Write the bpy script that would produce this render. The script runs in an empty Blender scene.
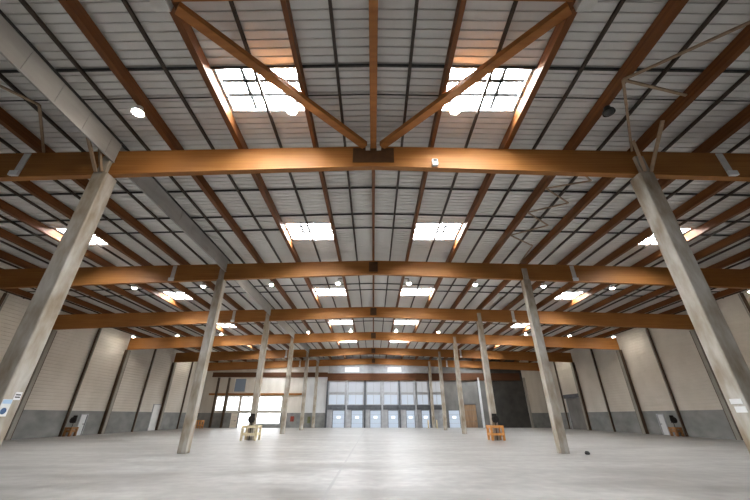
import bpy, math, random
from mathutils import Vector, Matrix
random.seed(7)
sc = bpy.context.scene
C = sc.collection
H = 1.78                     # eye height
D1, S = 9.82, 10.74          # first main beam, bay length
X0, XW = 10.2, 30.7          # column rows, side walls
P = 2.62                     # purlin spacing
YF, YB = 63.85, -5.5         # far wall, open near end
def deck(x): return 11.85 - .026 * abs(x)
def btop(x): return 11.34 - .026 * abs(x)
def bbot(x): return 10.35 - .040 * abs(x)
ORD = ['first', 'second', 'third', 'fourth', 'fifth', 'sixth', 'seventh', 'eighth', 'ninth', 'tenth', 'eleventh', 'twelfth']
def PX(k):
    """x of the k-th purlin; the first pair sits closer to the ridge"""
    return math.copysign(2.32, k) if abs(k) == 1 else k * P
def side(x): return 'left' if x < 0 else 'right'

# ------------------------------------------------------------------ materials
def new_mat(name):
    m = bpy.data.materials.new(name); m.use_nodes = True
    nt = m.node_tree; nt.nodes.clear()
    out = nt.nodes.new('ShaderNodeOutputMaterial'); b = nt.nodes.new('ShaderNodeBsdfPrincipled')
    nt.links.new(b.outputs[0], out.inputs[0])
    return m, nt, b
def noise_mat(name, c1, c2, scale=(1, 1, 1), nscale=3.0, rough=.7, metal=0, bump=0, detail=5, c3=None, spec=.3):
    m, nt, b = new_mat(name); N = nt.nodes; L = nt.links
    tc = N.new('ShaderNodeTexCoord'); mp = N.new('ShaderNodeMapping'); mp.inputs['Scale'].default_value = scale
    nz = N.new('ShaderNodeTexNoise'); nz.inputs['Scale'].default_value = nscale; nz.inputs['Detail'].default_value = detail
    L.new(tc.outputs['Object'], mp.inputs[0]); L.new(mp.outputs[0], nz.inputs['Vector'])
    cr = N.new('ShaderNodeValToRGB'); cr.color_ramp.elements[0].position = .3; cr.color_ramp.elements[1].position = .7
    cr.color_ramp.elements[0].color = (*c1, 1); cr.color_ramp.elements[1].color = (*c2, 1)
    if c3:
        e = cr.color_ramp.elements.new(.5); e.color = (*c3, 1)
    L.new(nz.outputs[0], cr.inputs[0]); L.new(cr.outputs[0], b.inputs['Base Color'])
    b.inputs['Roughness'].default_value = rough; b.inputs['Metallic'].default_value = metal
    b.inputs['Specular IOR Level'].default_value = spec
    if bump:
        bp = N.new('ShaderNodeBump'); bp.inputs['Strength'].default_value = bump; bp.inputs['Distance'].default_value = .02
        L.new(nz.outputs[0], bp.inputs['Height']); L.new(bp.outputs[0], b.inputs['Normal'])
    return m
def emit_mat(name, col, strength, col2=None, scale=1.2):
    m, nt, b = new_mat(name); N = nt.nodes; L = nt.links
    tc = N.new('ShaderNodeTexCoord'); nz = N.new('ShaderNodeTexNoise'); nz.inputs['Scale'].default_value = scale
    L.new(tc.outputs['Object'], nz.inputs['Vector'])
    mx = N.new('ShaderNodeMix'); mx.data_type = 'RGBA'
    mx.inputs[6].default_value = (*col, 1); mx.inputs[7].default_value = (*(col2 or col), 1)
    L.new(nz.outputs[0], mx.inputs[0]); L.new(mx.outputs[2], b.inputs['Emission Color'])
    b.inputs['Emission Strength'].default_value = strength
    b.inputs['Base Color'].default_value = (.12, .14, .17, 1); b.inputs['Roughness'].default_value = .3
    return m
def wood_mat(name, dark, light, along, rough=.55, lam=.04):
    """glulam: long grain along one axis with laminations in height"""
    m, nt, b = new_mat(name); N = nt.nodes; L = nt.links
    tc = N.new('ShaderNodeTexCoord'); mp = N.new('ShaderNodeMapping')
    mp.inputs['Scale'].default_value = (.25, 6, 22) if along == 'x' else (6, .25, 22)
    L.new(tc.outputs['Object'], mp.inputs[0])
    nz = N.new('ShaderNodeTexNoise'); nz.inputs['Scale'].default_value = 1.0; nz.inputs['Detail'].default_value = 6
    L.new(mp.outputs[0], nz.inputs['Vector'])
    cr = N.new('ShaderNodeValToRGB'); cr.color_ramp.elements[0].position = .3; cr.color_ramp.elements[1].position = .72
    cr.color_ramp.elements[0].color = (*dark, 1); cr.color_ramp.elements[1].color = (*light, 1)
    L.new(nz.outputs[0], cr.inputs[0])
    n2 = N.new('ShaderNodeTexNoise'); n2.inputs['Scale'].default_value = .6; L.new(tc.outputs['Object'], n2.inputs['Vector'])
    mx = N.new('ShaderNodeMix'); mx.data_type = 'RGBA'; mx.blend_type = 'MULTIPLY'; mx.inputs[0].default_value = .35
    L.new(cr.outputs[0], mx.inputs[6]); L.new(n2.outputs[0], mx.inputs[7])
    L.new(mx.outputs[2], b.inputs['Base Color'])
    b.inputs['Roughness'].default_value = rough; b.inputs['Specular IOR Level'].default_value = .25
    bp = N.new('ShaderNodeBump'); bp.inputs['Strength'].default_value = .2; bp.inputs['Distance'].default_value = .01
    L.new(nz.outputs[0], bp.inputs['Height']); L.new(bp.outputs[0], b.inputs['Normal'])
    return m
def floor_mat():
    m, nt, b = new_mat('polished_concrete'); N = nt.nodes; L = nt.links
    tc = N.new('ShaderNodeTexCoord')
    n1 = N.new('ShaderNodeTexNoise'); n1.inputs['Scale'].default_value = .34; n1.inputs['Detail'].default_value = 8; n1.inputs['Roughness'].default_value = .65
    mp = N.new('ShaderNodeMapping'); mp.inputs['Scale'].default_value = (.5, 1.6, 1)
    L.new(tc.outputs['Object'], mp.inputs[0]); L.new(mp.outputs[0], n1.inputs['Vector'])
    cr = N.new('ShaderNodeValToRGB'); cr.color_ramp.elements[0].position = .36; cr.color_ramp.elements[1].position = .60
    cr.color_ramp.elements[0].color = (.16, .142, .122, 1); cr.color_ramp.elements[1].color = (.42, .40, .372, 1)
    L.new(n1.outputs[0], cr.inputs[0])
    n2 = N.new('ShaderNodeTexNoise'); n2.inputs['Scale'].default_value = 2.2; n2.inputs['Detail'].default_value = 6
    L.new(tc.outputs['Object'], n2.inputs['Vector'])
    mx = N.new('ShaderNodeMix'); mx.data_type = 'RGBA'; mx.blend_type = 'OVERLAY'; mx.inputs[0].default_value = .6
    L.new(cr.outputs[0], mx.inputs[6]); L.new(n2.outputs[0], mx.inputs[7])
    # saw-cut joints
    sp = N.new('ShaderNodeSeparateXYZ'); L.new(tc.outputs['Object'], sp.inputs[0])
    def line(axis, period, off, w):
        a = N.new('ShaderNodeMath'); a.operation = 'ADD'; a.inputs[1].default_value = off; L.new(sp.outputs[axis], a.inputs[0])
        p = N.new('ShaderNodeMath'); p.operation = 'PINGPONG'; p.inputs[1].default_value = period / 2; L.new(a.outputs[0], p.inputs[0])
        c = N.new('ShaderNodeMath'); c.operation = 'LESS_THAN'; c.inputs[1].default_value = w; L.new(p.outputs[0], c.inputs[0])
        return c
    j1 = line(0, 20.4, 1.22, .045)
    mxj = N.new('ShaderNodeMath'); mxj.operation = 'MAXIMUM'; L.new(j1.outputs[0], mxj.inputs[0])
    mj = N.new('ShaderNodeMix'); mj.data_type = 'RGBA'; mj.inputs[7].default_value = (.2, .19, .18, 1)
    sc_ = N.new('ShaderNodeMath'); sc_.operation = 'MULTIPLY'; sc_.inputs[1].default_value = .9; L.new(mxj.outputs[0], sc_.inputs[0])
    L.new(sc_.outputs[0], mj.inputs[0]); L.new(mx.outputs[2], mj.inputs[6]); L.new(mj.outputs[2], b.inputs['Base Color'])
    rr = N.new('ShaderNodeMapRange'); rr.inputs['To Min'].default_value = .26; rr.inputs['To Max'].default_value = .42
    L.new(n1.outputs[0], rr.inputs['Value']); L.new(rr.outputs[0], b.inputs['Roughness'])
    b.inputs['Specular IOR Level'].default_value = .5
    bp = N.new('ShaderNodeBump'); bp.inputs['Strength'].default_value = .08; bp.inputs['Distance'].default_value = .02
    L.new(n2.outputs[0], bp.inputs['Height']); L.new(bp.outputs[0], b.inputs['Normal'])
    return m

M = {}
M['beam'] = wood_mat('glulam_beam', (.31, .115, .025), (.46, .20, .052), 'x')
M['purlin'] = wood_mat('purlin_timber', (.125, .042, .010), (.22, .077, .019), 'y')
M['brace'] = wood_mat('brace_timber', (.30, .11, .026), (.46, .18, .045), 'x')
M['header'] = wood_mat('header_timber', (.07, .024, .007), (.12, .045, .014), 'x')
M['deck'] = noise_mat('galvanised_deck', (.60, .58, .55), (.72, .70, .67), (.3, .05, 1), 2.0, .55, 0)
M['floor'] = floor_mat()
M['concrete'] = noise_mat('column_concrete', (.26, .20, .135), (.54, .51, .46), (1, 1, .35), 2.6, .8, bump=.35, detail=8, c3=(.40, .35, .285))
M['clad'] = noise_mat('beige_cladding', (.56, .51, .44), (.67, .62, .55), (1, .35, .25), 1.2, .6)
M['plinth'] = noise_mat('grey_plinth', (.17, .175, .17), (.27, .27, .26), (1, .6, 1), 1.0, .8, bump=.2)
M['pale'] = noise_mat('pale_panel', (.60, .61, .62), (.72, .73, .74), (1, 1, .4), 1.0, .6)
M['alu'] = noise_mat('grey_frame', (.34, .345, .36), (.44, .445, .46), (1, 1, 1), 2.0, .5)
M['darkframe'] = noise_mat('dark_frame', (.075, .08, .09), (.12, .125, .135), (1, 1, 1), 2.0, .5)
M['charcoal'] = noise_mat('charcoal_wall', (.035, .033, .03), (.06, .056, .05), (1, 1, 1), .8, .7)
M['greywall'] = noise_mat('grey_wall', (.14, .135, .125), (.22, .21, .2), (1, 1, .6), .8, .7)
M['browndoor'] = noise_mat('brown_door', (.22, .13, .07), (.34, .22, .13), (3, 3, .3), 1.5, .6)
M['cream'] = noise_mat('cream_panel', (.66, .60, .50), (.76, .70, .6), (1, 1, .5), 1.0, .6)
M['steel'] = noise_mat('dark_steel', (.025, .024, .023), (.05, .047, .043), (1, 1, 1), 4, .55)
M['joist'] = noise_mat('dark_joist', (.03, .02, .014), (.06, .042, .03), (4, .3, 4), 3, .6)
M['brownsteel'] = noise_mat('brown_post', (.05, .032, .02), (.10, .065, .04), (1, 1, .4), 3, .6)
M['post'] = noise_mat('grey_post', (.25, .235, .20), (.36, .34, .3), (1, 1, .4), 2, .75, bump=.2)
M['plate'] = noise_mat('connector_plate', (.52, .50, .46), (.66, .64, .60), (1, 1, 1), 3, .5)
M['brownplate'] = noise_mat('brown_plate', (.055, .025, .010), (.085, .04, .016), (1, 1, 1), 4, .5)
M['curtain'] = noise_mat('smoke_curtain_sheet', (.33, .315, .295), (.42, .405, .38), (.2, .5, 2), 1.2, .7)
M['rod'] = noise_mat('light_rod', (.28, .19, .12), (.38, .27, .18), (2, 2, 2), 3, .6)
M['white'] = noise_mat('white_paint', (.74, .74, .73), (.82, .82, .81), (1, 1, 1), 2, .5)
M['curb'] = noise_mat('rooflight_curb', (.70, .72, .74), (.80, .82, .84), (1, 1, 1), 2, .5)
M['black'] = noise_mat('black_plastic', (.012, .010, .009), (.028, .024, .02), (1, 1, 1), 6, .4)
M['orange'] = noise_mat('orange_guard', (.50, .22, .06), (.66, .31, .10), (1, 1, 1), 5, .5)
M['orangebrown'] = noise_mat('brown_orange_guard', (.22, .10, .035), (.36, .17, .06), (1, 1, 1), 5, .5)
M['yellowish'] = noise_mat('cream_guard', (.66, .54, .33), (.76, .66, .46), (1, 1, 1), 5, .5)
M['red'] = noise_mat('red_box', (.18, .035, .02), (.27, .05, .03), (1, 1, 1), 4, .4)
M['green'] = noise_mat('olive_box', (.12, .13, .06), (.2, .2, .1), (1, 1, 1), 4, .5)
M['blue'] = noise_mat('sign_blue', (.05, .10, .20), (.07, .13, .26), (1, 1, 1), 4, .5)
M['lightblue'] = noise_mat('sign_light_blue', (.38, .55, .72), (.45, .62, .78), (1, 1, 1), 4, .5)
M['rubble'] = noise_mat('dark_lump', (.03, .03, .03), (.07, .065, .06), (1, 1, 1), 9, .9, bump=.8)
M['sky'] = emit_mat('rooflight_glazing', (.80, .90, 1.0), 110.0, (.98, .99, 1.0), .8)
M['lens'] = emit_mat('lit_lens', (1.0, .93, .82), 300.0)
M['lensoff'] = noise_mat('unlit_lens', (.05, .05, .05), (.08, .08, .08), (1, 1, 1), 3, .3)
M['pane_blue'] = emit_mat('daylit_pane', (.62, .72, .86), .60, (.86, .90, .95), .5)
M['pane_dim'] = emit_mat('dim_pane', (.58, .59, .62), .58, (.72, .70, .68), .4)
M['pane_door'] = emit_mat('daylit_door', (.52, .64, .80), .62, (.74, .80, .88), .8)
M['pane_spot'] = emit_mat('door_vision_panel', (.95, .98, 1.0), 1.6)
M['pane_white'] = emit_mat('bright_opening_and_cladding', (.93, .96, 1.0), 3.5, (1, 1, .98), .6)  # bright openings, plus the glow painted over overexposed cladding
M['pane_slate'] = emit_mat('slate_window', (.08, .11, .15), .25, (.13, .16, .2), .6)
M['pane_clear'] = emit_mat('clerestory_pane', (.90, .82, .70), .8, (.95, .92, .88), .6)

# ------------------------------------------------------------------ mesh helpers
class MB:
    def __init__(s): s.v, s.f, s.mi = [], [], []
    def add(s, vs, fs, mi=0):
        n = len(s.v); s.v += [tuple(v) for v in vs]
        for f in fs: s.f.append([n + i for i in f]); s.mi.append(mi)
        return s
    def box(s, x0, x1, y0, y1, z0, z1, mi=0):
        return s.add([(x0, y0, z0), (x1, y0, z0), (x1, y1, z0), (x0, y1, z0), (x0, y0, z1), (x1, y0, z1), (x1, y1, z1), (x0, y1, z1)],
                     [(0, 3, 2, 1), (4, 5, 6, 7), (0, 1, 5, 4), (1, 2, 6, 5), (2, 3, 7, 6), (3, 0, 4, 7)], mi)
    def bar(s, a, b, w, h, mi=0):
        """rectangular bar from a to b; w sideways, h towards up"""
        a, b = Vector(a), Vector(b); d = (b - a).normalized(); up = Vector((0, 0, 1))
        if abs(d.z) > .95: up = Vector((0, 1, 0))
        sx = d.cross(up).normalized(); u = sx.cross(d).normalized(); vs = []
        for p in (a, b):
            for i, j in ((-1, -1), (1, -1), (1, 1), (-1, 1)): vs.append(p + sx * (i * w / 2) + u * (j * h / 2))
        return s.add(vs, [(0, 1, 2, 3), (7, 6, 5, 4), (0, 4, 5, 1), (1, 5, 6, 2), (2, 6, 7, 3), (3, 7, 4, 0)], mi)
    def tube(s, pts, r, n=10, mi=0):
        pts = [Vector(p) for p in pts]; rings = []
        for i, p in enumerate(pts):
            d = ((pts[min(i + 1, len(pts) - 1)] - pts[max(i - 1, 0)])).normalized()
            up = Vector((0, 0, 1)) if abs(d.z) < .9 else Vector((0, 1, 0))
            sx = d.cross(up).normalized(); u = sx.cross(d).normalized()
            rings.append([p + (sx * math.cos(t) + u * math.sin(t)) * r for t in [2 * math.pi * k / n for k in range(n)]])
        vs = [v for rg in rings for v in rg]; fs = []
        for i in range(len(rings) - 1):
            for k in range(n):
                a = i * n + k; b = i * n + (k + 1) % n
                fs.append((a, b, b + n, a + n))
        fs.append(tuple(range(n))[::-1]); fs.append(tuple(range((len(rings) - 1) * n, len(rings) * n)))
        return s.add(vs, fs, mi)
    def lathe(s, c, prof, n=20, axis='z', mi=0):
        """profile of (radius, height) turned about an axis through c"""
        vs = []
        for r, h in prof:
            for k in range(n):
                t = 2 * math.pi * k / n; a, b = r * math.cos(t), r * math.sin(t)
                p = (a, b, h) if axis == 'z' else ((h, a, b) if axis == 'x' else (a, h, b))
                vs.append((c[0] + p[0], c[1] + p[1], c[2] + p[2]))
        fs = []
        for i in range(len(prof) - 1):
            for k in range(n):
                a = i * n + k; b = i * n + (k + 1) % n
                fs.append((a, b, b + n, a + n))
        fs.append(tuple(range(n))[::-1]); fs.append(tuple(range((len(prof) - 1) * n, len(prof) * n)))
        return s.add(vs, fs, mi)
    def build(s, name, mats, parent=None, bevel=0, smooth=False, base=None):
        o0 = Vector((0, 0, 0))
        if parent is not None:
            q = parent
            while q is not None: o0 += q.location; q = q.parent
        elif base is not None: o0 = Vector(base)
        me = bpy.data.meshes.new(name)
        me.from_pydata([tuple(Vector(v) - o0) for v in s.v], [], s.f)
        for m in (mats if isinstance(mats, (list, tuple)) else [mats]): me.materials.append(m)
        for p, i in zip(me.polygons, s.mi): p.material_index = i; p.use_smooth = smooth
        import bmesh
        bm = bmesh.new(); bm.from_mesh(me); bmesh.ops.recalc_face_normals(bm, faces=bm.faces); bm.to_mesh(me); bm.free()
        o = bpy.data.objects.new(name, me); C.objects.link(o)
        if parent is not None: o.parent = parent
        elif base is not None: o.location = base
        if bevel:
            b = o.modifiers.new('bevel', 'BEVEL'); b.width = bevel; b.segments = 2; b.limit_method = 'ANGLE'
        return o
def tag(o, label=None, cat=None, group=None, kind=None):
    for k, v in (('label', label), ('category', cat), ('group', group), ('kind', kind)):
        if v: o[k] = v
    return o
def thing(name, label, cat, loc=(0, 0, 0), group=None):
    o = bpy.data.objects.new(name, None); o.empty_display_size = .2; C.objects.link(o); o.location = loc
    return tag(o, label, cat, group)
def copy_tree(o, parent=None):
    c = o.copy(); C.objects.link(c)
    if parent is not None: c.parent = parent
    for ch in list(o.children): copy_tree(ch, c)
    return c
def struct(o, label, cat='building'): return tag(o, label, cat, None, 'structure')

# ------------------------------------------------------------------ setting
struct(MB().box(-XW - .6, XW + .6, YB, YF + .6, -.3, 0).build('floor', M['floor']), 'pale polished concrete warehouse floor with one long saw-cut joint', 'floor')

# rooflights: (x0, x1, y0, y1)
SKY = []
for n in range(6):
    y = D1 + S * n
    a, b = (y - 3.10, y - 1.35) if n == 0 else (y - 4.3, y - 2.3)
    for sx in (-1, 1):
        SKY.append((sx, 2.32 + .12, 2 * P - .12, a, b, n, 'c'))
        if n > 0: SKY.append((sx, 6 * P + .12, 7 * P - .12, a, b, n, 's'))

def ceiling():
    mb = MB(); xs = {-XW - .3, XW + .3, 0.0}
    holes = []
    for sx, a, b, y0, y1, n, k in SKY:
        x0, x1 = sorted((sx * a, sx * b)); xs |= {x0, x1}; holes.append((x0, x1, y0, y1))
    xs = sorted(xs); per = .26
    prof = [(0, 0), (.20, 0), (.212, .045), (.248, .045), (.26, 0)]
    def zz(y):
        t = (y - YB) % per
        for (a, za), (b, zb) in zip(prof, prof[1:]):
            if a <= t <= b: return za + (zb - za) * (t - a) / (b - a)
        return 0
    for x0, x1 in zip(xs, xs[1:]):
        cuts = sorted((h[2], h[3]) for h in holes if h[0] - 1e-4 <= x0 and h[1] + 1e-4 >= x1)
        segs = []; y = YB
        for a, b in cuts: segs.append((y, a)); y = b
        segs.append((y, YF + .3))
        for a, b in segs:
            ys = {a, b}; k = 0
            while YB + k * per < b:
                for t, _ in prof:
                    q = YB + k * per + t
                    if a < q < b: ys.add(round(q, 4))
                k += 1
            ys = sorted(ys); vs = []
            for q in ys: vs += [(x0, q, deck(x0) + zz(q)), (x1, q, deck(x1) + zz(q))]
            mb.add(vs, [(2 * i, 2 * i + 1, 2 * i + 3, 2 * i + 2) for i in range(len(ys) - 1)])
    o = mb.build('ceiling', M['deck'])
    s = o.modifiers.new('thickness', 'SOLIDIFY'); s.thickness = .012; s.offset = 1
    struct(o, 'grey corrugated metal roof deck over the hall', 'ceiling')
ceiling()

# side walls: ribbed cladding above a concrete plinth
PLH = 2.28
def side_wall(sx, openings):
    """openings: (y0, y1, z1) down to the floor"""
    mb = MB(); ztop = deck(XW) + .02; nm = 'wall_' + side(sx)
    zs = [PLH]; z = PLH
    pr = []
    while z < ztop - .3:
        pr += [(0, z), (0, z + .26), (-.03, z + .275), (-.03, z + .29), (0, z + .305)]; z += .305
    pr.append((0, ztop))
    def seg(y0, y1, zmin):
        q = [p for p in pr if p[1] > zmin]; q = [(0, zmin)] + q
        vs = []
        for d, z in q: vs += [(sx * (XW - d), y0, z), (sx * (XW - d), y1, z)]
        n = len(q)
        vs += [(sx * (XW + .25), y0, ztop), (sx * (XW + .25), y1, ztop), (sx * (XW + .25), y0, zmin), (sx * (XW + .25), y1, zmin)]
        n += 2
        mb.add(vs, [(2 * i, 2 * i + 1, 2 * i + 3, 2 * i + 2) for i in range(n - 1)] + [(2 * n - 2, 2 * n - 1, 1, 0)]
               + [tuple(2 * i for i in range(n)), tuple(2 * i + 1 for i in range(n))])
    y = YB
    for a, b, zt in sorted(openings): seg(y, a, PLH); seg(a, b, max(zt, PLH)); y = b
    seg(y, YF + .3, PLH)
    w = struct(mb.build(nm, M['clad']), f'beige ribbed cladding wall on the {side(sx)} side of the hall', 'wall')
    pb = MB(); y = YB
    def pl(a, b, z0=0): pb.box(min(sx * (XW - .06), sx * (XW + .25)), max(sx * (XW - .06), sx * (XW + .25)), a, b, z0, PLH)
    for a, b, zt in sorted(openings):
        pl(y, a)
        if zt < PLH: pl(a, b, zt)
        y = b
    pl(y, YF + .3)
    tag(pb.build('concrete_plinth', M['plinth'], w), 'grey concrete plinth of the wall')
LEFT_OPEN = [(38.6, 39.6, 2.0), (50.8, 53.0, 3.3)]
RIGHT_OPEN = [(38.9, 39.9, 2.0), (53.4, 57.6, 4.3)]
side_wall(-1, LEFT_OPEN); side_wall(1, RIGHT_OPEN)

def leaf_door(n, sx, y0, y1, z1, mat, label, bar=None, frame=None):
    """a door set in a side wall"""
    r = thing(f'door_{n}', label, 'door', (sx * XW, (y0 + y1) / 2, 0)); r['kind'] = 'structure'
    f = MB(); w = .1
    xa, xb = sorted((sx * (XW - .1), sx * (XW + .2)))
    f.box(xa, xb, y0, y0 + w, 0, z1); f.box(xa, xb, y1 - w, y1, 0, z1); f.box(xa, xb, y0 + w, y1 - w, z1 - w, z1)
    f.build('door_frame', frame or M['alu'], r)
    xa, xb = sorted((sx * (XW - .02), sx * (XW + .08)))
    MB().box(xa, xb, y0 + w, y1 - w, .01, z1 - w).build('door_leaf', mat, r)
    xa, xb = sorted((sx * (XW - .09), sx * (XW - .02)))
    MB().box(xa, xb, y1 - .34, y1 - .18, 1.0, 1.06).build('door_handle', M['steel'], r)
    if bar:
        xa, xb = sorted((sx * (XW - .3), sx * (XW - .02)))
        MB().box(xa, xb, y0 - .1, y1 + .1, z1 - .05, z1 + .5).build('shutter_box', M['darkframe'], r)
leaf_door(1, -1, *LEFT_OPEN[0], M['pale'], 'narrow pale door in the left wall plinth')
leaf_door(2, 1, *RIGHT_OPEN[0], M['pale'], 'narrow pale door in the right wall plinth')
leaf_door(3, -1, *LEFT_OPEN[1], M['white'], 'wide white door at the far end of the left wall')
leaf_door(4, 1, *RIGHT_OPEN[1], M['greywall'], 'grey loading door with dark shutter box in the right wall', True)

# far wall with its openings
OPEN = []   # x0, x1, z0, z1
BAYS = [-8.2, -4.75, -1.5, 1.55, 4.6, 7.45, 10.0, 12.4]
DOORS = [(-7.1, -4.95), (-3.85, -1.8), (-.62, 1.35), (2.5, 4.35), (5.65, 7.2), (8.3, 9.8), (13.0, 15.0)]
for a, b in DOORS: OPEN.append((a, b, 0, 2.75, 'door'))
for a, b in zip(BAYS, BAYS[1:]):
    OPEN.append((a + .28, b - .28, 3.54, 5.25, 'mid')); OPEN.append((a + .28, b - .28, 5.5, 7.4, 'up'))
OPEN += [(-23.3, -21.0, 0, 2.3, 'white'), (-23.3, -21.0, 2.6, 4.9, 'white'), (-20.4, -16.1, .55, 2.3, 'white'), (-20.4, -16.1, 2.6, 4.9, 'white'),
         (-27.7, -26.25, 2.6, 4.9, 'white'), (-25.75, -23.6, 2.6, 4.9, 'white'), (-25.0, -22.9, 5.6, 7.9, 'slate'), (-24.6, -23.5, 0, 2.3, 'cream'), (15.7, 18.0, 0, 3.7, 'brown'),  # leftmost two white entries: overexposed cladding, built as glowing panes
         (-5.3, -2.5, 8.9, 9.9, 'clear'), (2.5, 5.2, 8.9, 9.9, 'clear')]
def far_wall():
    mb = MB(); xs = {-XW - .3, XW + .3, -12.7, -8.2, 12.4, 18.6, 20.6, 27.0}; zs = {0, PLH, 7.5, 11.7}
    for a, b, c, d, _ in OPEN: xs |= {a, b}; zs |= {c, d}
    xs, zs = sorted(xs), sorted(zs)
    for xa, xb in zip(xs, xs[1:]):
        z0 = None; run = []
        for za, zb in zip(zs, zs[1:]):
            cx, cz = (xa + xb) / 2, (za + zb) / 2
            if any(a < cx < b and c < cz < d for a, b, c, d, _ in OPEN): continue
            if cx < -12.7: mi = 1 if cz < PLH else 0
            elif cx < -8.2: mi = 1 if cz < PLH else 2
            elif cx < 12.4: mi = 3
            elif cx < 20.6: mi = 5
            elif cx < 27: mi = 4
            else: mi = 1 if cz < PLH else 0
            top = min(zb, deck((xa + xb) / 2) + .03)
            if top > za: mb.box(xa, xb, YF, YF + .3, za, top, mi)
    struct(mb.build('wall_far', [M['clad'], M['plinth'], M['pale'], M['alu'], M['charcoal'], M['greywall']]), 'far end wall with glazed bays and dock doors', 'wall')
far_wall()
wn, dn = 0, 5
desc = {'mid': 'bluish window of the glazed far wall above the dock doors', 'up': 'dim upper window of the glazed far wall under the header'}
kb = {'door': 0, 'mid': 0, 'up': 0, 'white': 0, 'clear': 0}
for a, b, c, d, k in OPEN:
    if k in kb: kb[k] += 1
    loc = ((a + b) / 2, YF, c)
    fr = MB(); w = .08
    fr.box(a, a + w, YF - .05, YF + .2, c, d); fr.box(b - w, b, YF - .05, YF + .2, c, d); fr.box(a + w, b - w, YF - .05, YF + .2, d - w, d)
    if c > 0: fr.box(a + w, b - w, YF - .05, YF + .2, c, c + w)
    if k in ('door', 'brown', 'cream'):
        lab = {'door': f'pale blue daylit dock door in the far wall, {ORD[kb["door"]-1] if k == "door" else ""} from the left', 'brown': 'tall brown door in the dark part of the far wall', 'cream': 'cream door beside the bright openings in the far wall'}[k]
        r = thing(f'door_{dn}', lab, 'door', loc); r['kind'] = 'structure'; dn += 1
        fr.build('door_frame', M['darkframe'] if k != 'cream' else M['cream'], r)
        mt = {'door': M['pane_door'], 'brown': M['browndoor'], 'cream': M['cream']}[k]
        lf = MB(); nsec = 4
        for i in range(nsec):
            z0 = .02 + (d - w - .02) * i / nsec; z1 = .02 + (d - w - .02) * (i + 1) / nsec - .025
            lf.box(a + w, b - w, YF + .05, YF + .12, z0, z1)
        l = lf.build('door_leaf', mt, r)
        if k == 'door':
            m_ = (a + b) / 2
            MB().box(m_ - .3, m_ + .3, YF + .02, YF + .06, 1.42, 1.78).build('vision_panel', M['pane_spot'], l)
        else:
            m_ = b - .35
            MB().box(m_ - .1, m_ + .1, YF - .02, YF + .06, 1.0, 1.08).build('door_handle', M['steel'], l)
    else:
        wn += 1
        lab = {'mid': desc['mid'], 'up': desc['up'], 'white': 'overexposed bright opening or glowing cladding, left in the far wall', 'slate': 'slate blue window high in the left part of the far wall', 'clear': 'warm lit clerestory window above the brown header'}[k]
        if k in kb: lab += f', {ORD[kb[k]-1]} of its row'
        r = thing(f'window_{wn}', lab, 'window', loc); r['kind'] = 'structure'
        fr.build('window_frame', {'mid': M['alu'], 'up': M['alu'], 'white': M['pale'], 'slate': M['cream'], 'clear': M['alu']}[k], r)
        MB().box(a + w, b - w, YF + .06, YF + .1, c + w, d - w).build('pane', {'mid': M['pane_blue'], 'up': M['pane_dim'], 'white': M['pane_white'], 'slate': M['pane_slate'], 'clear': M['pane_clear']}[k], r)
        if k in ('mid', 'up', 'white'):
            m_ = (a + b) / 2
            MB().box(m_ - .03, m_ + .03, YF, YF + .06, c + w, d - w).build('mullion', M['alu'], r)
struct(MB().box(-8.3, 26.5, YF - .22, YF, 7.5, 8.75).build('trim_1', M['header']), 'dark brown timber header across the far wall above the glazing', 'trim')
struct(MB().box(-8.0, 12.2, YF - .12, YF, 2.78, 3.5).build('trim_2', M['darkframe']), 'dark slate band over the dock doors', 'trim')
struct(MB().box(-29.2, -12.7, YF - .14, YF, 5.1, 5.42).build('trim_3', M['beam']), 'brown timber rail above the bright openings', 'trim')
struct(MB().box(-29.2, -8.3, YF - .2, YF, 8.1, 8.9).build('trim_4', M['header']), 'dark brown timber header on the left of the far wall', 'trim')
tn = 5
for x in BAYS:
    struct(MB().box(x - .14, x + .14, YF - .25, YF, 0, 7.5).build(f'trim_{tn}', M['darkframe' if tn % 2 else 'alu']), 'slim dark upright between glazed bays, ' + ORD[tn - 5] + ' along the far wall', 'trim'); tn += 1
for x, m in ((-27.9, 'brownsteel'), (-26.0, 'brownsteel'), (-20.7, 'post'), (-15.6, 'post'), (18.9, 'pale'), (20.2, 'post'), (27.2, 'post')):
    struct(MB().box(x - .16, x + .16, YF - .3, YF, 0, 8.0).build(f'trim_{tn}', M[m]), 'narrow upright on the far wall, ' + ORD[tn - 13] + ' of the plain ones', 'trim'); tn += 1

# ------------------------------------------------------------------ main beams
place = ['nearest the camera', 'second from the camera', 'third from the camera', 'fourth from the camera', 'fifth from the camera', 'farthest, against the end wall']
BW = .24
for n in range(6):
    y = D1 + S * n
    r = thing('roof_beam', f'deep brown laminated timber roof beam spanning the hall, {place[n]}', 'beam', (0, y, bbot(0)), 'main transverse timber beams')
    mb = MB()
    for sx in (-1, 1):
        xe = sx * (XW - .12); vs = []
        for x in (0, xe):
            for yy in (y, y + BW): vs += [(x, yy, bbot(x)), (x, yy, btop(x))]
        mb.add(vs, [(0, 1, 5, 4), (2, 6, 7, 3), (0, 4, 6, 2), (1, 3, 7, 5), (4, 5, 7, 6)] + ([] if sx < 0 else []))
    mb.build('beam_body', M['beam'], r)
    pw = .8 if n == 0 else .3
    MB().box(-pw, pw, y - .03, y, bbot(0) + .16, btop(0) - .12).build('ridge_plate', M['brownplate'], r)
    for sx in (-1, 1):
        x = sx * 13.5
        jb = MB().box(x - .13, x + .13, y - .03, y, bbot(x) + .02, btop(x) - .05)
        j = jb.build('joint_plate', M['plate'], r)
        MB().box(x - .17, x + .17, y - .12, y - .03, bbot(x) + .02, bbot(x) + .22).build('lit_plate_end', M['white'], j)  # white block paints the light caught by the plate's lower end

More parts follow.
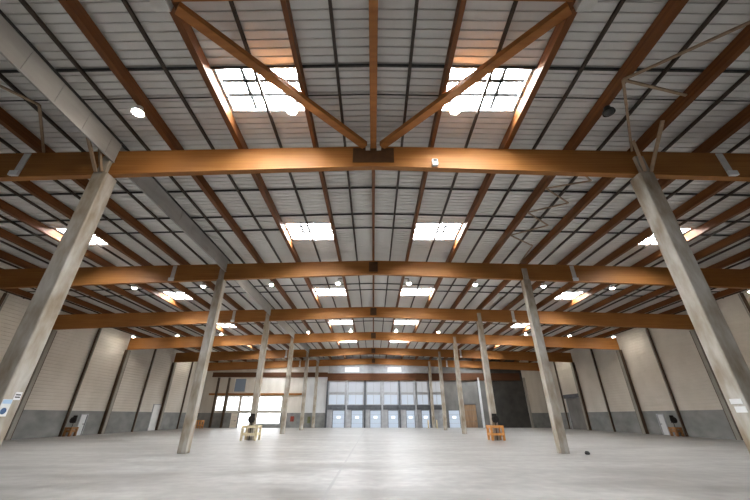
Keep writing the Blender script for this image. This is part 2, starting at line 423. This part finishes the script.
# ------------------------------------------------------------------ purlins and slim joists
def roof_line(name, x, w, h, ztop, mat, label, cat, group, y0=YB + .3, y1=YF - .05):
    o = MB().box(x - w / 2, x + w / 2, y0, y1, ztop - h, ztop).build(name, mat, base=(x, y0, ztop - h))
    return tag(o, label, cat, group)
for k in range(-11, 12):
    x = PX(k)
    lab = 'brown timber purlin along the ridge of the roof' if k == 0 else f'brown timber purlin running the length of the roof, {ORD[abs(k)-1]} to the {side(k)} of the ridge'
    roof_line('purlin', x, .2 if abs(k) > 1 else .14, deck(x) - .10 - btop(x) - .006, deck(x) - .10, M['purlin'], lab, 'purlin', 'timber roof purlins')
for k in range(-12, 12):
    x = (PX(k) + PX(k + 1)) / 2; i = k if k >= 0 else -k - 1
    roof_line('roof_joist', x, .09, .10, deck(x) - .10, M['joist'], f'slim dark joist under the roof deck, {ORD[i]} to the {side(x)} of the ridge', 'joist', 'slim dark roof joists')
# cross pipes under the deck
PY = []
for n in range(6):
    y = D1 + S * n
    for d in ([-3.07, -2.0] if n == 0 else [-7.5, -5.15, -3.65]): PY.append((y + d, n, d))
cnt = {}
for y, n, d in PY:
    i = cnt.get(n, 0); cnt[n] = i + 1
    r = .048 if not (n == 0 and d == -2.0) else .02
    mb = MB()
    zt = lambda x: deck(x) - .05
    mb.tube([(-XW + .05, y, zt(XW)), (0, y, zt(0)), (XW - .05, y, zt(XW))], r, 8)
    o = mb.build('roof_pipe', M['steel'], smooth=True, base=(0, y, zt(0)))
    where = 'in front of the nearest beam' if n == 0 else f'between the {ORD[n-1]} and {ORD[n]} beams'
    tag(o, f'dark roof pipe {where}, {ORD[i]} of that bay', 'pipe', 'cross pipes under the deck')

# ------------------------------------------------------------------ rooflights
for sx, xa, xb, y0, y1, n, kind in SKY:
    x0, x1 = sorted((sx * xa, sx * xb)); xm = (x0 + x1) / 2; zc = deck(xm); t = .045
    x0 += t + .012; x1 -= t + .012; y0 += t + .012; y1 -= t + .012
    where = 'in front of the nearest beam' if n == 0 else f'just before the {ORD[n]} beam'
    what = f'bright rooflight {side(sx)} of the ridge' if kind == 'c' else f'bright rooflight near the {side(sx)} wall'
    r = thing('rooflight', f'{what} {where}', 'skylight', (xm, y0, zc), 'rooflights in the deck')
    zb, ztp = min(deck(x0), deck(x1)) - .02, max(deck(x0), deck(x1)) + .22
    f = MB(); f.box(x0 - t, x0, y0 - t, y1 + t, zb, ztp); f.box(x1, x1 + t, y0 - t, y1 + t, zb, ztp)
    f.box(x0, x1, y0 - t, y0, zb, ztp); f.box(x0, x1, y1, y1 + t, zb, ztp)
    f.build('curb', M['curb'], r)
    MB().box(x0, x1, y0, y1, ztp - .05, ztp).build('pane', M['sky'], r)
    for q in (.33, .67):
        yy = y0 + (y1 - y0) * q
        MB().box(x0, x1, yy - .06, yy + .06, ztp - .18, ztp - .05).build('glazing_bar', M['steel'], r)
    xx = x0 + (x1 - x0) * (.3 if sx < 0 else .7)
    MB().box(xx - .05, xx + .05, y0, y1, ztp - .18, ztp - .05).build('glazing_bar', M['steel'], r)

# ------------------------------------------------------------------ columns
CW = .54
def column(sx, n):
    y = D1 + S * n; x = sx * X0; yc = y + BW / 2
    near = ['nearest the camera', 'second from the camera', 'third from the camera', 'fourth from the camera', 'fifth from the camera', 'last, against the far wall'][n]
    r = thing('concrete_column', f'weathered square concrete column of the {side(sx)} row, {near}', 'column', (x, yc, 0), 'concrete columns')
    zt = bbot(X0) - .012; h = CW / 2 if n == 0 else .24
    o = MB().box(x - h, x + h, yc - h, yc + h, 0, zt).build('shaft', M['concrete'], r, bevel=.035)
    for s in (-1, 1):
        y0 = yc + s * (BW / 2 + .01); y1 = yc + s * h
        MB().box(x - .17, x + .17, min(y0, y1), max(y0, y1), zt, zt + .78).build('fork_cheek', M['concrete'], r, bevel=.02)
    return r
for sx in (-1, 1):
    for n in range(6): 
        r = column(sx, n)
        if n == 5: r.location.y -= .55
        if n == 0:      # thin struts from the head of the nearest columns up to the purlin
            for i, (xe, ye) in enumerate(((10.12, 8.25), (9.75 if sx > 0 else 10.3, 9.2))):
                MB().bar((sx * (X0 + (.1, -.1)[i]), 9.60, bbot(X0) - .06), (sx * xe, ye, btop(10.5) - .05), .10, .08).build('knee_strut', M['rod'], r)
# ------------------------------------------------------------------ diagonal timber bracing in the nearest bay
for sx in (-1, 1):
    a = Vector((sx * .34, D1 - .19, btop(.3) - .125)); b = Vector((sx * 5.0, 4.72, btop(5) - .125))
    r = thing('diagonal_brace', f'brown diagonal timber brace running from the middle of the nearest beam up to the {side(sx)}', 'brace', tuple(a), 'diagonal roof braces')
    MB().bar(a, b, .27, .2).build('brace_member', M['brace'], r)
    e = Vector((sx * 5.34, 4.6, btop(5) - .14))
    MB().box(e.x - .2, e.x + .2, e.y - .14, e.y + .14, e.z - .14, e.z + .13).build('end_bracket', M['plate'], r)
    MB().box(min(sx * .13, sx * .3), max(sx * .13, sx * .3), D1 - .16, D1 - .035, btop(0) - .25, btop(0) - .03).build('shoe_plate', M['plate'], r)
mb = MB()
for sx in (-1, 1): mb.bar((0, 4.5, btop(0) - .09), (sx * 5.0, 4.5, btop(5) - .09), .14, .14)
tag(mb.build('cross_strut', M['brace'], base=(0, 4.5, btop(0) - .1)), 'brown timber cross strut joining the upper ends of the two diagonal braces', 'strut')
tag(MB().box(-.12, .12, 4.58, D1 - .04, btop(0) - .15, btop(0) - .005).build('ridge_strut', M['brace'], base=(0, 4.6, btop(0) - .1)), 'brown timber strut under the ridge meeting the nearest beam between the diagonals', 'strut')

# zigzag rods between purlins over the column rows
for sx in (-1, 1):
    a_, b_ = (7.75, 10.1) if sx > 0 else (11.1, 12.85)
    ys = [4.9, 6.75, 9.75] if sx > 0 else [5.4, 7.6, 9.75]
    r = thing('roof_bracing', f'zigzag of thin pale bracing rods under the roof, {side(sx)} side before the nearest beam', 'bracing', (sx * 10, 5, 10.9))
    zz_ = lambda x: btop(x) - .04
    pts = [(10.1, ys[0]), (a_, ys[1]), (b_, ys[2])] if sx > 0 else [(12.85, ys[0]), (a_, ys[1]), (b_, ys[2])]
    seq = list(zip(pts, pts[1:]))
    if sx > 0: seq.append(((7.75, 6.75), (10.1, 7.25)))
    for (xa, ya), (xb, yb) in seq:
        MB().bar((sx * xa, ya, zz_(xa)), (sx * xb, yb, zz_(xb)), .075, .06).build('rod', M['rod'], r)
r = thing('roof_bracing', 'zigzag of thin pale bracing rods under the roof between first and second beams', 'bracing', (9, 12, 10.9))
pts = [(8.3, 10.6), (9.6, 11.6), (7.9, 12.2), (9.5, 13.3), (7.9, 14.2), (9.5, 15.4), (7.9, 16.6), (9.7, 17.8), (9.9, 20.2)]
for (xa, ya), (xb, yb) in zip(pts, pts[1:]):
    MB().bar((xa, ya, zz_(xa)), (xb, yb, zz_(xb)), .06, .05).build('rod', M['rod'], r)

# ------------------------------------------------------------------ smoke curtain over the left column row
r = thing('smoke_curtain', 'pale grey smoke curtain hanging lengthwise under the roof over the left columns', 'smoke curtain', (-9.98, YB + .5, 10.4))
edges = [YB + .5] + [D1 + S * n + d for n in range(5) for d in (-.02, BW + .02)] + [YF - .25]
for a, b in zip(edges[::2], edges[1::2]):
    mb = MB(); y = a
    while y < b - .01:
        y2 = min(y + 1.1, b); mb.box(-9.995, -9.975, y + .006, y2 - .006, 10.50, deck(10.4) - .12); y = y2
    sh = mb.build('curtain_sheet', M['curtain'], r)
    MB().box(-10.02, -9.95, a, b, 10.47, 10.52).build('bottom_bar', M['curtain'], sh)
MB().box(-10.02, -9.95, YB + .5, YF - .25, deck(10.4) - .20, deck(10.4) - .11).build('top_rail', M['steel'], r)

# ------------------------------------------------------------------ high-bay lamps
def make_lamp(lit, arm=0):
    r = thing('high_bay_lamp', 'x', 'lamp', (0, 0, 0), 'high-bay lamps')
    MB().lathe((0, 0, -.30), [(.05, .26), (.10, .25), (.11, .12), (.13, .10)], 20).build('driver_housing', M['white'] if lit else M['black'], r, smooth=True)
    MB().lathe((0, 0, -.30), [(.13, .10), (.175, .08), (.19, 0), (.18, 0), (.16, .03)], 24).build('reflector', M['white'] if lit else M['black'], r, smooth=True)
    MB().lathe((0, 0, -.30), [(.02, -.08), (.06, -.072), (.10, -.05), (.135, -.015), (.145, .02), (.145, .035)], 24).build('lens', M['lens'] if lit else M['lensoff'], r)
    MB().tube([(0, 0, -.05), (0, 0, .085 if arm else .02)], .02, 8).build('hanger', M['steel'], r)
    if arm: MB().box(min(.02 * arm, -arm * .315), max(.02 * arm, -arm * .315), -.03, .03, .085, .13).build('side_arm', M['steel'], r)
    return r
protos, used = {}, set()
ROWS = [(7.75, 'in the row before the nearest beam', (-3, -1, 1, 3))] + [
    (y, w, (-11, -9, -7, -5, -3, -1, 1, 3, 5, 7, 9, 11)) for y, w in
    ((23.9, 'in the row beyond the second beam'), (40.0, 'in the row beyond the third beam'), (56.1, 'in the row nearest the far wall'))]
for y, w, xs in ROWS:
    for x in xs:
        lit = not (y < 10 and x > 1); k = (abs(x) - 1) // 2; x = PX(x)
        arm = 0 if k else (1 if x > 0 else -1); x += arm * .42
        key = (lit, arm)
        if key not in protos: protos[key] = make_lamp(*key)
        o = copy_tree(protos[key]) if key in used else protos[key]
        used.add(key)
        o.location = (x, y, btop(x) - (.05 if k == 0 else .022))
        o['label'] = f'{"lit" if lit else "unlit"} high-bay lamp {w}, {ORD[k]} {side(x)} of the ridge'

# ------------------------------------------------------------------ wall posts
names = {1: 'first', 1.5: 'second', 2: 'third', 2.5: 'fourth', 3: 'fifth', 3.5: 'sixth', 4: 'seventh', 4.5: 'eighth', 5: 'ninth'}
for sx in (-1, 1):
    for k, w in names.items():
        y = D1 + S * k + BW / 2
        if k == 5: y = YF - .5
        whole = k == int(k); zt = bbot(XW) - .02 if whole else deck(XW) - .15
        r = thing('wall_post', f'{"grey post with dark edges" if whole else "thin dark brown post"} against the {side(sx)} wall, {w} from the camera', 'post', (sx * (XW - .2), y, 0), 'posts along the side walls')
        xi = XW - .07
        if whole:
            xa, xb = sorted((sx * (xi - .36), sx * xi))
            MB().box(xa, xb, y - .2, y + .2, 0, zt).build('post_core', M['post'], r, bevel=.02)
            for s in (-1, 1):
                xa, xb = sorted((sx * (xi - .30), sx * xi))
                ya, yb = sorted((y + s * .2, y + s * .32))
                MB().box(xa, xb, ya, yb, 0, zt).build('edge_strip', M['brownsteel'], r)
        else:
            xa, xb = sorted((sx * (xi - .16), sx * xi))
            MB().box(xa, xb, y - .075, y + .075, 0, zt).build('post_core', M['brownsteel'], r)
            MB().tube([(sx * (xi - .10), y + .22, 0), (sx * (xi - .10), y + .22, zt)], .05, 8).build('down_pipe', M['post'], r)

# ------------------------------------------------------------------ column guards, hose reels
def guard(label, x, y, w, dpt, mat, reel=True, zc=1.25, hz=1.1):
    """hoop guard standing on the floor in front of a post or column"""
    r = thing('column_guard', label, 'guard', (x, y, 0))
    t = .09
    for sx in (-1, 1):
        for sy in (-1, 1):
            MB().box(x + sx * w / 2 - t, x + sx * w / 2 + t, y + sy * dpt / 2 - t, y + sy * dpt / 2 + t, 0, hz).build('guard_post', mat, r, bevel=.02)
    for z in (.45, hz - .1):
        for sy in (-1, 1):
            MB().box(x - w / 2 + t, x + w / 2 - t, y + sy * dpt / 2 - .05, y + sy * dpt / 2 + .05, z - .09, z + .09).build('guard_rail', mat, r)
        for sx in (-1, 1):
            MB().box(x + sx * w / 2 - .05, x + sx * w / 2 + .05, y - dpt / 2 + t, y + dpt / 2 - t, z - .09, z + .09).build('guard_rail', mat, r)
    return r
def hose_reel(label, x, y, z, drum=.27, x_on_column=True):
    """black reel on a bracket box; standing before a column or post"""
    r = thing('hose_reel', label, 'hose reel', (x, y, z))
    MB().box(x - .2, x + .2, y - .08, y, z - .25, z + .42).build('back_box', M['black'], r, bevel=.02)
    MB().lathe((x, y - .3, z), [(drum, 0), (drum, .03), (drum * .6, .04), (drum * .6, .17), (drum, .18), (drum, .21)], 20, 'y').build('drum', M['black'], r)
    MB().tube([(x + drum * .64 * math.cos(t), y - .23 + .02 * math.sin(3 * t), z + drum * .64 * math.sin(t)) for t in [i * .35 for i in range(19)]], .03, 6).build('hose', M['red'], r)
    if x_on_column: MB().tube([(x, y - .04, 0), (x, y - .04, z - .25)], .03, 8).build('riser', M['steel'], r)
    return r
yc3 = D1 + S * 2 + BW / 2
guard('cream hoop guard around the foot of the third column in the left row', -X0, yc3, 1.15, 1.1, M['yellowish'])
guard('orange hoop guard around the foot of the third column in the right row', X0, yc3, .95, .95, M['orange'])
hose_reel('dark hose reel on the third column in the left row', -X0, yc3 - .245, 1.55)
hose_reel('dark hose reel on the third column in the right row', X0, yc3 - .245, 1.55)
for sx in (-1, 1):
    y = D1 + S * 2.5 + .7; x = sx * (XW - .6)
    guard(f'orange hoop guard by the fourth post of the {side(sx)} wall', x, y, .5, .7, M['orangebrown'], hz=.8)
    hose_reel(f'dark hose reel at the fourth post of the {side(sx)} wall', x, y - .02, 1.42)
hose_reel('dark hose reel in the far left corner of the hall', -28.6, 59.85, 1.8)
guard('small orange guard in the far left corner of the hall', -28.2, 60.4, .8, .8, M['orange'], hz=1.2)
for i, x in enumerate((9.0, 10.4)):
    o = MB().lathe((x, 61.0, 0), [(.13, 0), (.13, 1.15), (.09, 1.22), (.02, 1.24)], 14).build('bollard', M['yellowish'], smooth=True, base=(x, 61, 0))
    tag(o, f'{["first", "second"][i]} from the left of two cream bollards before the dock doors', 'bollard', 'bollards by the dock doors')
def wall_box(name, label, cat, x, z, w, h, mat):
    o = MB().box(x - w / 2, x + w / 2, YF - .2, YF - .002, z - h / 2, z + h / 2).build(name, mat, base=(x, YF, z), bevel=.02)
    return tag(o, label, cat)
wall_box('fire_box', 'small dark red box on the far wall left of the glazing', 'box', -14.0, 1.35, .6, .8, M['red'])
wall_box('switch_box', 'small olive box low on the pale far wall panels', 'box', -11.1, 1.2, .5, 1.0, M['green'])

# ------------------------------------------------------------------ signs on the nearest columns
def board(name, label, x, y, z, w, h, sx, extra=None):
    """flat board on the inner face of a column; x is that face"""
    t = .012; xa, xb = sorted((x, x - sx * t))
    r = thing(name, label, 'sign', (x, y, z))
    MB().box(xa, xb, y - w / 2, y + w / 2, z - h / 2, z + h / 2).build('sign_board', M['white'], r)
    for kind, dy, dz, ww, hh, mt in extra or []:
        f = x - sx * t; xa, xb = sorted((f, f - sx * .004))
        if kind == 'rect': MB().box(xa, xb, y + dy - ww / 2, y + dy + ww / 2, z + dz - hh / 2, z + dz + hh / 2).build('sign_mark', mt, r)
        else: MB().lathe((xa, y + dy, z + dz), [(ww / 2, 0), (ww / 2, .004)], 20, 'x').build('sign_disc', mt, r)
ycn = D1 + BW / 2; xin = X0 - CW / 2
board('column_sign', 'white sign with light blue top and dark blue disc on the nearest left column', -xin, ycn - .12, 1.98, .26, .42, -1,
      [('rect', 0, .15, .24, .10, M['lightblue']), ('disc', .0, -.08, .16, .16, M['blue'])])
board('column_notice', 'small white notice with two dark lines above the sign on the nearest left column', -xin, ycn + .10, 2.28, .2, .2, -1,
      [('rect', 0, .03, .14, .03, M['black']), ('rect', 0, -.03, .14, .03, M['black'])])
board('column_sign', 'upper of two white boards on the nearest right column', xin, ycn - .02, 2.14, .32, .13, 1)
board('column_sign', 'lower of two white boards on the nearest right column', xin, ycn - .06, 1.94, .3, .15, 1)

# small device on the nearest beam, dark lump on the floor
r = thing('beam_device', 'small white box with dark window hung on the nearest beam right of its middle', 'device', (2.35, D1, 10.33))
MB().box(2.25, 2.47, D1 - .12, D1 - .005, 10.30, 10.60).build('device_body', M['white'], r, bevel=.02)
MB().box(2.29, 2.43, D1 - .135, D1 - .12, 10.48, 10.56).build('device_window', M['black'], r)
mb = MB(); c = Vector((11.1, 20.0, 0)); n = 12
mb.lathe(c, [(.07, 0), (.11, .02), (.12, .08), (.08, .13), (.03, .15)], n)
mb.v = [(a + random.uniform(-.017, .017), b + random.uniform(-.017, .017), d if d < .01 else d + random.uniform(-.02, .02)) for a, b, d in mb.v]
tag(mb.build('debris_lump', M['rubble'], base=tuple(c)), 'small dark lump lying on the floor beside the second right column', 'debris')

# ------------------------------------------------------------------ world, camera
w = bpy.data.worlds.new('daylight'); sc.world = w; w.use_nodes = True
bg = w.node_tree.nodes['Background']; bg.inputs[0].default_value = (.92, .96, 1.0, 1); bg.inputs[1].default_value = 0.2
cam = bpy.data.cameras.new('camera'); co = bpy.data.objects.new('camera', cam); C.objects.link(co)
co.location = (0, 0, H); co.rotation_euler = (math.radians(90 + 26.76), 0, 0)
cam.lens = 329.4 / 750 * 36; cam.sensor_width = 36; cam.shift_x = 1.6 / 750; cam.clip_end = 300; cam.clip_start = .05
sc.camera = co
sc.view_settings.view_transform = 'Standard'; sc.view_settings.look = 'None'
sc.view_settings.gamma = 1; sc.view_settings.use_curve_mapping = False
sc.view_settings.exposure = 0.12
